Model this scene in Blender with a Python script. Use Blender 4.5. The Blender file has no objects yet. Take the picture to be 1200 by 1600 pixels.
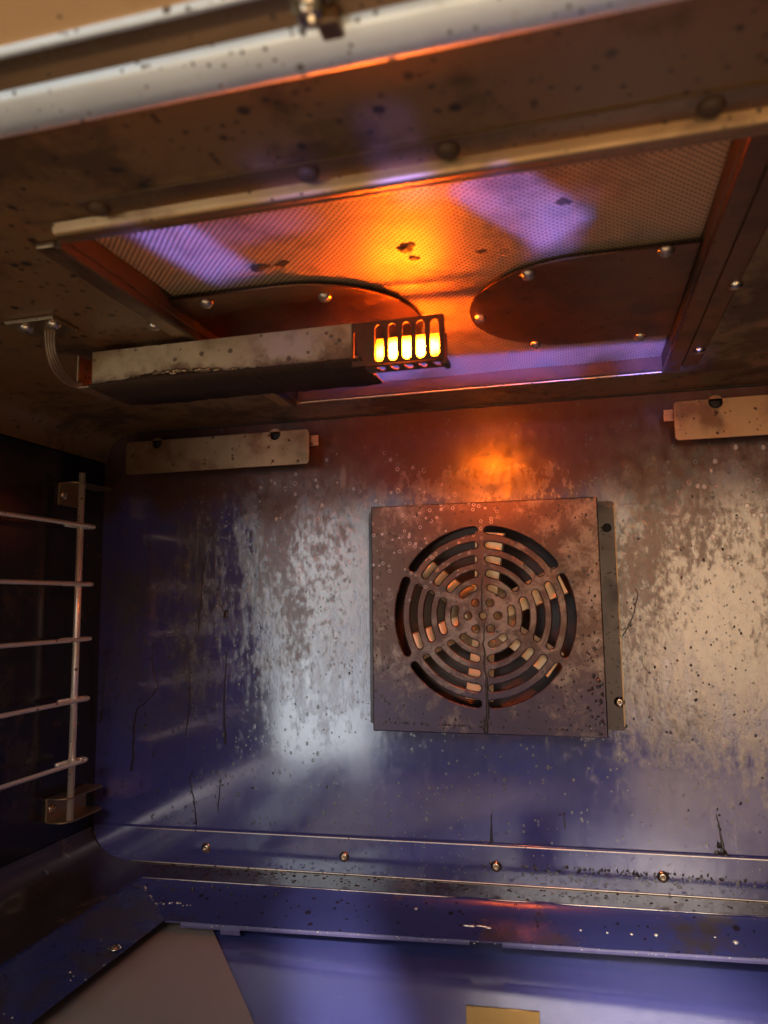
import bpy, bmesh, math, random
from mathutils import Vector, Matrix, noise
random.seed(7)
C = bpy.context.scene.collection
PI = math.pi
R = math.radians

# ------------------------------------------------------------------ camera
cam_d = bpy.data.cameras.new('camera')
cam = bpy.data.objects.new('camera', cam_d); C.objects.link(cam)
rt = Vector((0.96673, 0.25548, -0.012655)); fw = Vector((-0.25222, 0.96031, 0.11912)); up = Vector((0.042584, -0.11196, 0.9928))
m = Matrix((rt, up, -fw)).transposed().to_4x4()
m.translation = Vector((0.07514, -0.66, 0.01487))
cam.matrix_world = m
cam_d.sensor_fit = 'VERTICAL'; cam_d.sensor_height = 24.0; cam_d.lens = 24.0 * 1160 / 1600
cam_d.clip_start = 0.01; cam_d.clip_end = 50
cam_d.dof.use_dof = True; cam_d.dof.focus_distance = 0.62; cam_d.dof.aperture_fstop = 5.2
S = bpy.context.scene
S.camera = cam

# ------------------------------------------------------------------ world and lamps
w = bpy.data.worlds.new('World'); S.world = w; w.use_nodes = True
bg = w.node_tree.nodes['Background']; bg.inputs[0].default_value = (1.0, 0.72, 0.46, 1); bg.inputs[1].default_value = 0.13
S.view_settings.view_transform = 'Standard'; S.view_settings.look = 'None'
S.view_settings.exposure = 0.0; S.view_settings.gamma = 1.0

def lamp(name, kind, loc, target, energy, color, **kw):
    d = bpy.data.lights.new(name, kind); d.energy = energy; d.color = color
    sc = kw.pop('scale', None)
    for k, v in kw.items(): setattr(d, k, v)
    o = bpy.data.objects.new(name, d); C.objects.link(o)
    o.location = loc
    o.rotation_euler = (Vector(target) - Vector(loc)).to_track_quat('-Z', 'Y').to_euler()
    if sc: o.scale = sc
    return o
# the bright doorway and window of the room behind the photographer (mirrored by the glossy back wall)
lamp('room_window', 'AREA', (-0.74, -1.60, 0.02), (-0.74, 0, 0.02), 4.8, (0.90, 0.96, 1.0), shape='RECTANGLE', size=0.34, size_y=1.00)
lamp('room_doorway', 'AREA', (0.50, -1.60, 0.06), (0.50, 0, 0.06), 0.85, (1.0, 0.68, 0.40), shape='RECTANGLE', size=0.62, size_y=0.78, spread=R(52))
lamp('room_fill', 'AREA', (0.1, -2.2, 0.80), (0, 0, -0.12), 13.0, (1.0, 0.90, 0.88), shape='RECTANGLE', size=0.8, size_y=0.45)  # added unseen fill, aimed low to brighten the lower wall and floor
# fill lamp added low in front, standing in for unseen door bounce
lamp('door_bounce_fill', 'AREA', (0.0, -0.95, -0.50), (0.0, -0.40, 0.15), 3.2, (1.0, 0.73, 0.47), shape='RECTANGLE', size=0.7, size_y=0.4)
# daylight thrown up by the open door's glass on to the oven ceiling
VIO = (0.115, 0.135, 1.0)
def beam(name, loc, tgt, e, tx, ty, roll=0, soft=0.25, ns=40, lo=0.25, col=VIO):
    """a pane-shaped shaft of reflected daylight: half-angles tx, ty (tangents), soft edges, a little uneven like old glass"""
    o = lamp(name, 'SPOT', loc, tgt, e, col, spot_size=min(2.5, 2.4 * math.atan(math.hypot(tx, ty)) * 1.1), spot_blend=0.15, shadow_soft_size=0.004)
    o.rotation_euler = (o.rotation_euler.to_matrix() @ Matrix.Rotation(R(roll), 3, 'Z')).to_euler()
    d = o.data; d.use_nodes = True; nt = d.node_tree; em = nt.nodes['Emission']; N = nt.nodes.new; L = nt.links.new
    tc = N('ShaderNodeTexCoord'); sp = N('ShaderNodeSeparateXYZ'); L(tc.outputs['Normal'], sp.inputs[0])
    nz = N('ShaderNodeTexNoise'); nz.inputs['Scale'].default_value = ns; nz.inputs['Detail'].default_value = 3; L(tc.outputs['Normal'], nz.inputs['Vector'])
    mr = N('ShaderNodeMapRange'); mr.inputs['From Min'].default_value = lo; mr.inputs['From Max'].default_value = lo + 0.3; L(nz.outputs[0], mr.inputs['Value'])
    cur = mr.outputs[0]
    for k, tt in ((0, tx), (1, ty)):
        q = N('ShaderNodeMath'); q.operation = 'DIVIDE'; L(sp.outputs[k], q.inputs[0]); L(sp.outputs[2], q.inputs[1])
        a = N('ShaderNodeMath'); a.operation = 'ABSOLUTE'; L(q.outputs[0], a.inputs[0])
        f = N('ShaderNodeMapRange'); f.interpolation_type = 'SMOOTHSTEP'; L(a.outputs[0], f.inputs['Value'])
        f.inputs['From Min'].default_value = tt * (1 - soft); f.inputs['From Max'].default_value = tt * (1 + soft); f.inputs['To Min'].default_value = 1; f.inputs['To Max'].default_value = 0
        x = N('ShaderNodeMath'); x.operation = 'MULTIPLY'; L(cur, x.inputs[0]); L(f.outputs[0], x.inputs[1]); cur = x.outputs[0]
    L(cur, em.inputs['Strength'])
beam('door_glass_glint', (-0.20, -1.00, -0.50), (-0.117, -0.325, 0.20), 230, 0.017, 0.026, 6, 0.3, 40, 0.10)
beam('door_glass_glint', (-0.20, -1.00, -0.50), (-0.078, -0.338, 0.20), 60, 0.030, 0.010, 0, 0.6)
beam('door_glass_glint', (0.20, -1.00, -0.50), (0.056, -0.322, 0.20), 230, 0.034, 0.015, -38, 0.15, 40, 0.10)
beam('door_glass_glint', (0.20, -1.00, -0.50), (0.072, -0.295, 0.20), 110, 0.012, 0.020, 0, 0.5)
beam('door_glass_glint', (0.02, -1.00, -0.50), (0.012, -0.385, 0.19), 100, 0.011, 0.026, 0, 0.6)
beam('door_glass_glint', (-0.05, -1.00, -0.50), (-0.034, -0.396, 0.19), 45, 0.014, 0.014, 0, 0.7)
beam('door_glass_glint', (0.06, -0.74, -0.27), (0.008, -0.085, 0.20), 200, 0.185, 0.020, 0, 0.2, 14, 0.25)
# soft spots added to imitate blurry reflections in the glossy oven floor
beam('floor_sheen_spot', (0.25, -1.30, 0.55), (-0.075, -0.185, -0.252), 200, 0.022, 0.06, 16, 0.7, 20, 0.1, (1.0, 0.86, 0.80))
beam('floor_sheen_spot', (0.25, -1.30, 0.55), (0.120, -0.16, -0.252), 200, 0.05, 0.05, 0, 0.7, 20, 0.1, (1.0, 0.86, 0.80))

# ------------------------------------------------------------------ helpers
def thing(name, label, cat, loc=(0, 0, 0), group=None):
    o = bpy.data.objects.new(name, None); C.objects.link(o)
    o.empty_display_size = 0.02
    o.location = loc; o['label'] = label; o['category'] = cat
    if group: o['group'] = group
    return o
def finish(me, mat, smooth=False):
    me.materials.clear(); me.materials.append(mat)
    if smooth:
        for p in me.polygons: p.use_smooth = True
def wloc(o):
    v = Vector((0, 0, 0))
    while o is not None:
        v = v + o.location; o = o.parent
    return v
def part(name, me, mat, parent, smooth=False, kind=None, label=None, origin=None):
    """me holds world coordinates; the part hangs under its parent"""
    if isinstance(me, bmesh.types.BMesh):
        bm = me; me = bpy.data.meshes.new(name)
        bmesh.ops.recalc_face_normals(bm, faces=bm.faces) if bm.faces else None
        bm.to_mesh(me); bm.free()
    finish(me, mat, smooth)
    o = bpy.data.objects.new(name, me); C.objects.link(o)
    if parent is not None:
        o.parent = parent; o.location = -wloc(parent)
    if kind: o['kind'] = kind
    if label: o['label'] = label
    return o
def smooth_angle(o, ang=35):
    me = o.data
    for p in me.polygons: p.use_smooth = True
    bm = bmesh.new(); bm.from_mesh(me)
    for e in bm.edges:
        e.smooth = not (len(e.link_faces) == 2 and e.calc_face_angle(0) > R(ang))
    bm.to_mesh(me); bm.free()
def box(bm, a, b, bev=0.0):
    r = bmesh.ops.create_cube(bm, size=1.0)
    vs = r['verts']
    a = Vector(a); b = Vector(b)
    for v in vs:
        v.co = Vector(((a[i] + b[i]) / 2 + v.co[i] * abs(b[i] - a[i]) for i in range(3)))
    if bev:
        es = list({e for v in vs for e in v.link_edges})
        bmesh.ops.bevel(bm, geom=es, offset=bev, segments=2, affect='EDGES', profile=0.5)
def tube(bm, pts, rad, n=10, caps=True):
    pts = [Vector(p) for p in pts]
    rads = rad if isinstance(rad, (list, tuple)) else [rad] * len(pts)
    rings = []
    prev = None
    for i, p in enumerate(pts):
        d = (pts[min(i + 1, len(pts) - 1)] - pts[max(i - 1, 0)]).normalized()
        if prev is None:
            a = d.orthogonal().normalized()
        else:
            a = (prev - d * prev.dot(d)).normalized()
        prev = a
        b = d.cross(a)
        rings.append([bm.verts.new(p + (a * math.cos(t) + b * math.sin(t)) * rads[i]) for t in [2 * PI * k / n for k in range(n)]])
    for r0, r1 in zip(rings, rings[1:]):
        for k in range(n):
            bm.faces.new((r0[k], r0[(k + 1) % n], r1[(k + 1) % n], r1[k]))
    if caps:
        bm.faces.new(rings[0][::-1]); bm.faces.new(rings[-1])
def smooth_path(pts, n=8):
    P = [Vector(p) for p in pts]
    Q = [P[0]] + P + [P[-1]]
    out = []
    for i in range(1, len(Q) - 2):
        p0, p1, p2, p3 = Q[i - 1:i + 3]
        for k in range(n):
            t = k / n
            out.append(0.5 * ((2 * p1) + (p2 - p0) * t + (2 * p0 - 5 * p1 + 4 * p2 - p3) * t * t + (3 * p1 - p0 - 3 * p2 + p3) * t ** 3))
    out.append(P[-1])
    return out
def lathe(bm, c, axis, prof, n=20):
    """prof: (radius, height along axis) pairs"""
    axis = Vector(axis).normalized(); a = axis.orthogonal().normalized(); b = axis.cross(a); c = Vector(c)
    rings = []
    for r, h in prof:
        if r < 1e-7:
            rings.append([bm.verts.new(c + axis * h)])
        else:
            rings.append([bm.verts.new(c + axis * h + (a * math.cos(t) + b * math.sin(t)) * r) for t in [2 * PI * k / n for k in range(n)]])
    for r0, r1 in zip(rings, rings[1:]):
        for k in range(n):
            q = []
            for v in (r0[k % len(r0)], r0[(k + 1) % len(r0)], r1[(k + 1) % len(r1)], r1[k % len(r1)]):
                if v not in q: q.append(v)
            if len(q) > 2: bm.faces.new(q)
def screw_head(bm, c, axis, r=0.0035, h=0.0018):
    lathe(bm, c, axis, [(r * 1.25, 0), (r * 1.25, h * 0.25), (r, h * 0.3), (r * 0.93, h * 0.62), (r * 0.66, h * 0.92), (r * 0.34, h), (r * 0.26, h * 0.45), (0, h * 0.40)], 18)
def plate_mesh(name, loops, thick, bev=0.0003, res=2):
    """flat sheet with holes from 2D loops, thickness along local z (0..thick), local x,y = loop plane"""
    cu = bpy.data.curves.new(name + '_c', 'CURVE'); cu.dimensions = '2D'; cu.fill_mode = 'BOTH'
    cu.extrude = thick / 2 - bev; cu.bevel_depth = bev; cu.bevel_resolution = 1; cu.offset = -bev
    for lp in loops:
        s = cu.splines.new('POLY'); s.points.add(len(lp) - 1)
        for i, p in enumerate(lp): s.points[i].co = (p[0], p[1], 0, 1)
        s.use_cyclic_u = True
    o = bpy.data.objects.new(name + '_c', cu); C.objects.link(o)
    dg = bpy.context.evaluated_depsgraph_get()
    me = bpy.data.meshes.new_from_object(o.evaluated_get(dg))
    bpy.data.objects.remove(o); bpy.data.curves.remove(cu)
    me.name = name
    for v in me.vertices: v.co.z += thick / 2
    return me
def rrect(x0, y0, x1, y1, r, n=6):
    rs = r if isinstance(r, (list, tuple)) else [r] * 4
    out = []
    for (cx, cy, a0, rr) in ((x0, y0, 180, rs[0]), (x1, y0, 270, rs[1]), (x1, y1, 0, rs[2]), (x0, y1, 90, rs[3])):
        sx = 1 if cx == x0 else -1; sy = 1 if cy == y0 else -1
        for k in range(n + 1):
            a = R(a0 + 90 * k / n)
            out.append((cx + sx * rr + rr * math.cos(a), cy + sy * rr + rr * math.sin(a)))
    return out
def circ(cx, cy, r, n=20):
    return [(cx + r * math.cos(2 * PI * k / n), cy + r * math.sin(2 * PI * k / n)) for k in range(n)]
def upright(me, y_front, y_sign=1):
    """loop plane (x,y) -> world (x,z), local z -> +Y from the front face"""
    for v in me.vertices:
        x, y, z = v.co; v.co = (x, y_front + z, y)
    me.flip_normals()
def flat(me, z0):
    for v in me.vertices: v.co.z += z0

# ------------------------------------------------------------------ materials
class NT:
    def __init__(s, name):
        s.m = bpy.data.materials.new(name); s.m.use_nodes = True
        s.n = s.m.node_tree.nodes; s.l = s.m.node_tree.links
        s.b = s.n['Principled BSDF']
        tc = s.n.new('ShaderNodeTexCoord'); s.P = tc.outputs['Object']
    def put(s, sock, v):
        if hasattr(v, 'is_output') or isinstance(v, bpy.types.NodeSocket): s.l.new(v, sock)
        else: sock.default_value = v
    def mapping(s, scale=(1, 1, 1), loc=(0, 0, 0), rot=(0, 0, 0)):
        n = s.n.new('ShaderNodeMapping'); s.l.new(s.P, n.inputs[0])
        n.inputs['Location'].default_value = loc; n.inputs['Scale'].default_value = scale; n.inputs['Rotation'].default_value = rot
        return n.outputs[0]
    def noise(s, scale=10, detail=6, rough=0.6, stretch=(1, 1, 1), loc=(0, 0, 0), dist=0.0):
        n = s.n.new('ShaderNodeTexNoise'); s.l.new(s.mapping(stretch, loc), n.inputs['Vector'])
        n.inputs['Scale'].default_value = scale; n.inputs['Detail'].default_value = detail
        n.inputs['Roughness'].default_value = rough; n.inputs['Distortion'].default_value = dist
        return n.outputs[0]
    def voro(s, scale, stretch=(1, 1, 1), loc=(0, 0, 0), feature='F1'):
        n = s.n.new('ShaderNodeTexVoronoi'); s.l.new(s.mapping(stretch, loc), n.inputs['Vector']); n.feature = feature
        n.inputs['Scale'].default_value = scale
        return n.outputs['Distance'], n.outputs.get('Color')
    def math(s, op, a, b=0.0, c=None):
        n = s.n.new('ShaderNodeMath'); n.operation = op
        s.put(n.inputs[0], a); s.put(n.inputs[1], b)
        if c is not None: s.put(n.inputs[2], c)
        return n.outputs[0]
    def step(s, v, a, b, lo=0.0, hi=1.0):
        n = s.n.new('ShaderNodeMapRange'); n.interpolation_type = 'SMOOTHSTEP'
        s.put(n.inputs['Value'], v); n.inputs['From Min'].default_value = a; n.inputs['From Max'].default_value = b
        n.inputs['To Min'].default_value = lo; n.inputs['To Max'].default_value = hi
        return n.outputs[0]
    def ball(s, centre, radii):
        sc = tuple(1.0 / r for r in radii)
        n = s.n.new('ShaderNodeTexGradient'); n.gradient_type = 'SPHERICAL'
        s.l.new(s.mapping(sc, tuple(-c * k for c, k in zip(centre, sc))), n.inputs[0])
        return n.outputs['Fac']
    def mix(s, f, a, b):
        n = s.n.new('ShaderNodeMix'); n.data_type = 'RGBA'
        s.put(n.inputs[0], f)
        for i, v in ((6, a), (7, b)):
            if isinstance(v, tuple): n.inputs[i].default_value = (*v, 1) if len(v) == 3 else v
            else: s.l.new(v, n.inputs[i])
        return n.outputs[2]
    def sepR(s, col):
        n = s.n.new('ShaderNodeSeparateColor'); s.l.new(col, n.inputs[0]); return n.outputs
    def spots(s, scale, keep, rad, stretch=(1, 1, 1), loc=(0, 0, 0), soft=0.6):
        d, col = s.voro(scale, stretch, loc)
        o = s.sepR(col)
        r = s.math('MULTIPLY', o[1], rad)
        k = s.math('GREATER_THAN', o[0], 1 - keep)
        n = s.math('DIVIDE', d, s.math('MAXIMUM', r, 1e-3))
        return s.math('MULTIPLY', k, s.step(n, soft, 1.0, 1.0, 0.0))
    def bump(s, h, strength=0.2, dist=0.001):
        n = s.n.new('ShaderNodeBump'); n.inputs['Strength'].default_value = strength; n.inputs['Distance'].default_value = dist
        s.put(n.inputs['Height'], h); s.l.new(n.outputs[0], s.b.inputs['Normal'])
    def ior(s, v): s.b.inputs['IOR'].default_value = v
    def out(s, base=None, rough=None, metal=None, spec=None, coat=None):
        for k, v in (('Base Color', base), ('Roughness', rough), ('Metallic', metal), ('Specular IOR Level', spec), ('Coat Weight', coat)):
            if v is None: continue
            if isinstance(v, tuple): v = (*v, 1) if len(v) == 3 else v
            s.put(s.b.inputs[k], v)
        return s.m

def enamel(name, base, grime, amount=0.5, rough=0.18, specks=0.25, spec=0.6, stretch=(1, 1, 1), ior=1.8):
    t = NT(name)
    t.ior(ior)
    n1 = t.noise(9, 7, 0.62, stretch); n2 = t.noise(60, 6, 0.65)
    f = t.step(t.math('ADD', n1, t.math('MULTIPLY', t.math('SUBTRACT', n2, 0.5), 0.35)), 0.72 - 0.42 * amount, 0.86 - 0.42 * amount)
    col = t.mix(f, base, grime)
    sp = t.math('MAXIMUM', t.spots(150, specks, 0.55), t.spots(330, specks * 0.7, 0.6, loc=(3, 1, 2)))
    col = t.mix(t.math('MULTIPLY', sp, 0.85), col, (0.012, 0.008, 0.006))
    r = t.math('ADD', t.math('MULTIPLY', f, 0.16), t.math('ADD', rough - 0.06, t.math('MULTIPLY', n2, 0.12)))
    t.bump(t.math('ADD', t.math('MULTIPLY', sp, 0.6), t.math('MULTIPLY', n2, 0.25)), 0.25, 0.0006)
    return t.out(col, r, spec=spec)

def back_wall_material():
    t = NT('stained_blue_enamel'); t.ior(1.85)
    streak = t.noise(1.0, 8, 0.62, (85, 1, 16)); blot = t.noise(105, 10, 0.74, (1, 1, 0.62)); big = t.noise(13, 5, 0.55, (1, 1, 0.6))
    fine = t.noise(190, 6, 0.65, (1, 1, 0.75)); mott = t.noise(170, 9, 0.72, (1, 1, 0.6), (3, 1, 7))
    # where the films of burnt-on splash water sit
    g = t.math('MAXIMUM', t.ball((-0.155, 0, 0.05), (0.14, 1, 0.20)), t.ball((0.20, 0, 0.02), (0.20, 1, 0.24)))
    g = t.math('MAXIMUM', g, t.math('MULTIPLY', t.ball((-0.02, 0, 0.12), (0.16, 1, 0.09)), 0.8))
    g = t.math('MAXIMUM', g, t.math('MULTIPLY', t.ball((-0.28, 0, 0.0), (0.13, 1, 0.2)), 0.40))
    v = t.math('ADD', t.math('MULTIPLY', g, 0.75), t.math('MULTIPLY', t.math('SUBTRACT', streak, 0.5), 0.75))
    v = t.math('ADD', v, t.math('MULTIPLY', t.math('SUBTRACT', blot, 0.5), 1.3))
    film = t.step(v, 0.16, 0.62)
    warm = t.step(t.math('ADD', t.ball((0.21, 0, 0.02), (0.24, 1, 0.32)), t.math('MULTIPLY', t.math('SUBTRACT', big, 0.5), 0.3)), 0.05, 0.4)
    rust = t.step(t.math('ADD', mott, t.math('ADD', t.math('MULTIPLY', t.math('SUBTRACT', big, 0.5), 0.9), t.math('MULTIPLY', t.math('SUBTRACT', t.sepz(), 0.05), 0.4))), 0.47, 0.68)
    rust = t.math('MULTIPLY', t.math('MULTIPLY', rust, t.step(v, 0.08, 0.40)), t.step(t.sepz(), 0.14, 0.10))
    filmc = t.mix(warm, t.mix(fine, (0.075, 0.080, 0.100), (0.20, 0.20, 0.19)), t.mix(fine, (0.070, 0.045, 0.030), (0.22, 0.150, 0.090)))
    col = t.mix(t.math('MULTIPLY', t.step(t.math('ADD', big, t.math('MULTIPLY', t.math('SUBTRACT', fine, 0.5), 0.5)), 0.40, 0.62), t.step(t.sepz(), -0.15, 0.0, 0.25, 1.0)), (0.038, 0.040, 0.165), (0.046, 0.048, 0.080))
    film = t.math('MULTIPLY', film, t.step(t.sepz(), 0.15, 0.10))
    col = t.mix(t.math('MULTIPLY', film, 0.75), col, filmc)
    col = t.mix(t.math('MULTIPLY', rust, 0.88), col, t.mix(fine, (0.030, 0.014, 0.008), (0.105, 0.048, 0.024)))
    upper_shade = t.step(t.math('ADD', t.sepz(), t.math('MULTIPLY', t.math('SUBTRACT', big, 0.5), 0.10)), 0.080, 0.125)  # dim brown painted in where the upper wall mirrors the dark ceiling
    col = t.mix(t.math('MULTIPLY', upper_shade, 0.93), col, t.mix(blot, (0.030, 0.012, 0.006), (0.085, 0.036, 0.015)))
    # dried droplets: dots and rings
    zone = t.step(t.math('ADD', t.math('MAXIMUM', t.ball((-0.14, 0, 0.10), (0.17, 1, 0.09)), t.math('MAXIMUM', t.ball((0.23, 0, 0.09), (0.15, 1, 0.11)), t.math('MULTIPLY', g, 0.25))), t.math('MULTIPLY', t.math('SUBTRACT', blot, 0.5), 0.5)), 0.24, 0.6)
    d, c = t.voro(190, (1, 1, 0.85)); o = t.sepR(c)
    rad = t.math('MULTIPLY_ADD', o[1], 0.28, 0.10)
    q = t.math('DIVIDE', d, rad)
    ring = t.math('MULTIPLY', t.step(q, 0.55, 0.85), t.step(q, 0.95, 1.15, 1, 0))
    dot = t.step(q, 0.8, 1.05, 1, 0)
    kind = t.math('GREATER_THAN', o[2], 0.55)
    drop = t.math('ADD', t.math('MULTIPLY', ring, kind), t.math('MULTIPLY', dot, t.math('SUBTRACT', 1.0, kind)))
    drop = t.math('MULTIPLY', t.math('MULTIPLY', drop, t.math('GREATER_THAN', o[0], 0.62)), t.math('MULTIPLY', zone, t.step(t.sepz(), -0.04, 0.03)))
    col = t.mix(t.math('MULTIPLY', drop, 0.75), col, (0.36, 0.36, 0.35))
    # splash runs: short pale vertical runs
    run = t.math('MULTIPLY', t.spots(1.0, 0.35, 0.45, (95, 1, 24), soft=0.3), t.step(g, 0.2, 0.6))
    col = t.mix(t.math('MULTIPLY', run, 0.35), col, (0.33, 0.29, 0.24))
    # burnt specks
    sp = t.math('MAXIMUM', t.spots(190, 0.13, 0.36, (1, 1, 0.7)), t.spots(400, 0.16, 0.5, (1, 1, 0.8), (2, 5, 1)))
    row = t.math('MULTIPLY', t.spots(300, 0.6, 0.55), t.ball((0.10, 0, -0.2105), (0.20, 1, 0.010)))
    sp = t.math('MAXIMUM', sp, t.step(row, 0.1, 0.35))
    col = t.mix(t.math('MULTIPLY', sp, 0.9), col, (0.010, 0.008, 0.007))
    r = t.math('ADD', t.math('MULTIPLY_ADD', film, 0.12, 0.13), t.math('MULTIPLY', t.math('SUBTRACT', blot, 0.5), 0.16))
    r = t.math('ADD', r, t.math('MULTIPLY', t.math('MAXIMUM', sp, t.math('MULTIPLY', rust, 1.0)), 0.16))
    h = t.math('ADD', t.math('MULTIPLY', drop, 0.8), t.math('ADD', t.math('MULTIPLY', sp, 0.15), t.math('ADD', t.math('MULTIPLY', fine, 0.12), t.math('MULTIPLY', t.math('MAXIMUM', film, rust), 0.40))))
    t.bump(h, 0.35, 0.0005)
    r = t.math('ADD', r, t.math('MULTIPLY', upper_shade, 0.10))
    return t.out(col, r, spec=t.math('MULTIPLY_ADD', t.math('MAXIMUM', upper_shade, t.math('MULTIPLY', rust, 0.5)), -0.50, t.math('MULTIPLY_ADD', t.math('SUBTRACT', blot, 0.5), 0.9, 0.7)))

def metal(name, base, dark, rough=0.35, amount=0.4, brush=(1, 1, 1), specks=0.12, metallic=1.0, scale=30, stain=None):
    t = NT(name)
    n1 = t.noise(scale, 7, 0.65); n2 = t.noise(220, 4, 0.6, brush); n3 = t.noise(12, 4, 0.5)
    f = t.step(t.math('ADD', t.math('MULTIPLY', n1, 0.6), t.math('MULTIPLY', n3, 0.4)), 0.62 - 0.3 * amount, 0.78 - 0.3 * amount)
    col = t.mix(f, base, dark)
    if stain: col = t.mix(t.step(n3, 0.5, 0.75), col, stain)
    col = t.mix(t.math('MULTIPLY', n2, 0.25), col, dark)
    sp = t.math('MAXIMUM', t.spots(240, specks, 0.5), t.spots(520, specks, 0.55, loc=(4, 2, 1)))
    col = t.mix(t.math('MULTIPLY', sp, 0.85), col, (0.03, 0.018, 0.010))
    t.bump(t.math('ADD', t.math('MULTIPLY', n2, 0.3), t.math('MULTIPLY', sp, 0.5)), 0.2, 0.0004)
    r = t.math('ADD', t.math('MULTIPLY_ADD', n1, 0.22, rough - 0.1), t.math('MULTIPLY', sp, 0.3))
    me = t.math('MULTIPLY', metallic, t.math('SUBTRACT', 1.0, t.math('MULTIPLY', t.math('MAXIMUM', sp, t.math('MULTIPLY', f, 0.5)), 0.8)))
    return t.out(col, r, me)

def channel_material():
    t = NT('sooty_channel_steel')
    n1 = t.noise(45, 8, 0.68); n2 = t.noise(160, 6, 0.65)
    zz = t.math('SUBTRACT', t.sepz(), 0.1607)
    soot = t.step(t.math('SUBTRACT', t.math('MULTIPLY', zz, 70.0), t.math('MULTIPLY_ADD', t.math('SUBTRACT', n1, 0.5), 2.6, t.math('MULTIPLY', t.math('SUBTRACT', n2, 0.5), 0.8))), 0.05, 0.75, 1.0, 0.0)
    col = t.mix(t.step(n1, 0.42, 0.68), (0.44, 0.31, 0.17), (0.27, 0.165, 0.08))
    col = t.mix(t.math('MULTIPLY', soot, 0.85), col, t.mix(n2, (0.035, 0.018, 0.009), (0.16, 0.085, 0.04)))
    sp = t.math('MAXIMUM', t.spots(150, 0.22, 0.45), t.spots(330, 0.22, 0.5, loc=(4, 2, 1)))
    col = t.mix(t.math('MULTIPLY', sp, 0.85), col, (0.05, 0.022, 0.010))
    t.bump(t.math('ADD', t.math('MULTIPLY', n2, 0.4), t.math('MULTIPLY', t.math('MAXIMUM', sp, soot), 0.6)), 0.4, 0.0006)
    return t.out(col, t.math('MULTIPLY_ADD', soot, 0.3, 0.42), t.math('MULTIPLY', 0.45, t.math('SUBTRACT', 1.0, t.math('MAXIMUM', soot, sp))))
def cover_material():
    t = NT('heat_tinted_steel')
    n1 = t.noise(38, 8, 0.68); n3 = t.noise(11, 4, 0.5); fine = t.noise(240, 4, 0.6)
    pale = t.step(t.math('ADD', t.noise(75, 9, 0.74, dist=0.4), t.math('MULTIPLY', t.math('SUBTRACT', n3, 0.5), 0.7)), 0.46, 0.68)
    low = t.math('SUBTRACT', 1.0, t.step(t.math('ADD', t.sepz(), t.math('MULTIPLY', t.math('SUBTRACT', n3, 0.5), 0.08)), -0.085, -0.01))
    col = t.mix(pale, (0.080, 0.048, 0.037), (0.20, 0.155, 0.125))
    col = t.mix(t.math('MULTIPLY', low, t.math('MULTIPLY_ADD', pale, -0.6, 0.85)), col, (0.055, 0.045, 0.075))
    d, c = t.voro(210); o = t.sepR(c); q = t.math('DIVIDE', d, t.math('MULTIPLY_ADD', o[1], 0.25, 0.12))
    ring = t.math('MULTIPLY', t.math('MULTIPLY', t.step(q, 0.55, 0.85), t.step(q, 0.95, 1.15, 1, 0)), t.math('GREATER_THAN', o[0], 0.55))
    ring = t.math('MULTIPLY', ring, t.step(t.ball((-0.07, -0.03, 0.08), (0.11, 1, 0.09)), 0.1, 0.5))
    col = t.mix(t.math('MULTIPLY', ring, 0.7), col, (0.42, 0.40, 0.40))
    sp = t.math('MAXIMUM', t.spots(150, 0.22, 0.40, (1, 1, 0.75)), t.spots(330, 0.24, 0.5, (1, 1, 0.8), (2, 5, 1)))
    col = t.mix(t.math('MULTIPLY', sp, 0.9), col, (0.012, 0.008, 0.006))
    t.bump(t.math('ADD', t.math('MULTIPLY', sp, 0.9), t.math('ADD', t.math('MULTIPLY', fine, 0.15), t.math('MULTIPLY', ring, 0.6))), 0.35, 0.0005)
    return t.out(col, t.math('MULTIPLY_ADD', n1, 0.25, 0.24), t.math('MULTIPLY', 0.65, t.math('SUBTRACT', 1.0, sp)))
def _sepz(t):
    n = t.n.new('ShaderNodeSeparateXYZ'); t.l.new(t.P, n.inputs[0]); return n.outputs[2]
NT.sepz = _sepz

def mesh_material():
    t = NT('woven_wire_mesh')
    n = t.n.new('ShaderNodeSeparateXYZ'); t.l.new(t.P, n.inputs[0])
    k = 2 * PI / 0.0026
    wob = t.math('MULTIPLY', t.math('SUBTRACT', t.noise(8, 2, 0.5), 0.5), 0.010)
    u_ = t.math('MULTIPLY', t.math('ADD', n.outputs[0], n.outputs[1]), 0.7071); v_ = t.math('MULTIPLY', t.math('SUBTRACT', n.outputs[0], n.outputs[1]), 0.7071)
    sx = t.math('SINE', t.math('MULTIPLY', t.math('ADD', u_, wob), k)); sy = t.math('SINE', t.math('MULTIPLY', t.math('ADD', v_, wob), k))
    hole = t.math('MULTIPLY', t.math('MULTIPLY_ADD', sx, 0.5, 0.5), t.math('MULTIPLY_ADD', sy, 0.5, 0.5))
    wire = t.step(hole, 0.18, 0.45, 1.0, 0.0)
    st = t.step(t.math('ADD', t.noise(26, 7, 0.65), t.math('MULTIPLY', t.math('SUBTRACT', t.noise(7, 3, 0.5), 0.5), 0.5)), 0.46, 0.72)
    col = t.mix(wire, (0.010, 0.006, 0.003), (0.44, 0.28, 0.15))
    col = t.mix(t.math('MULTIPLY', st, 0.62), col, t.mix(wire, (0.010, 0.006, 0.003), (0.085, 0.045, 0.022)))
    t.bump(t.math('ADD', t.math('MULTIPLY', wire, 1.0), t.math('MULTIPLY', t.noise(14, 3, 0.5), 3.0)), 0.7, 0.0007)
    return t.out(col, 0.5, t.math('MULTIPLY', wire, 0.15))

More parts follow.
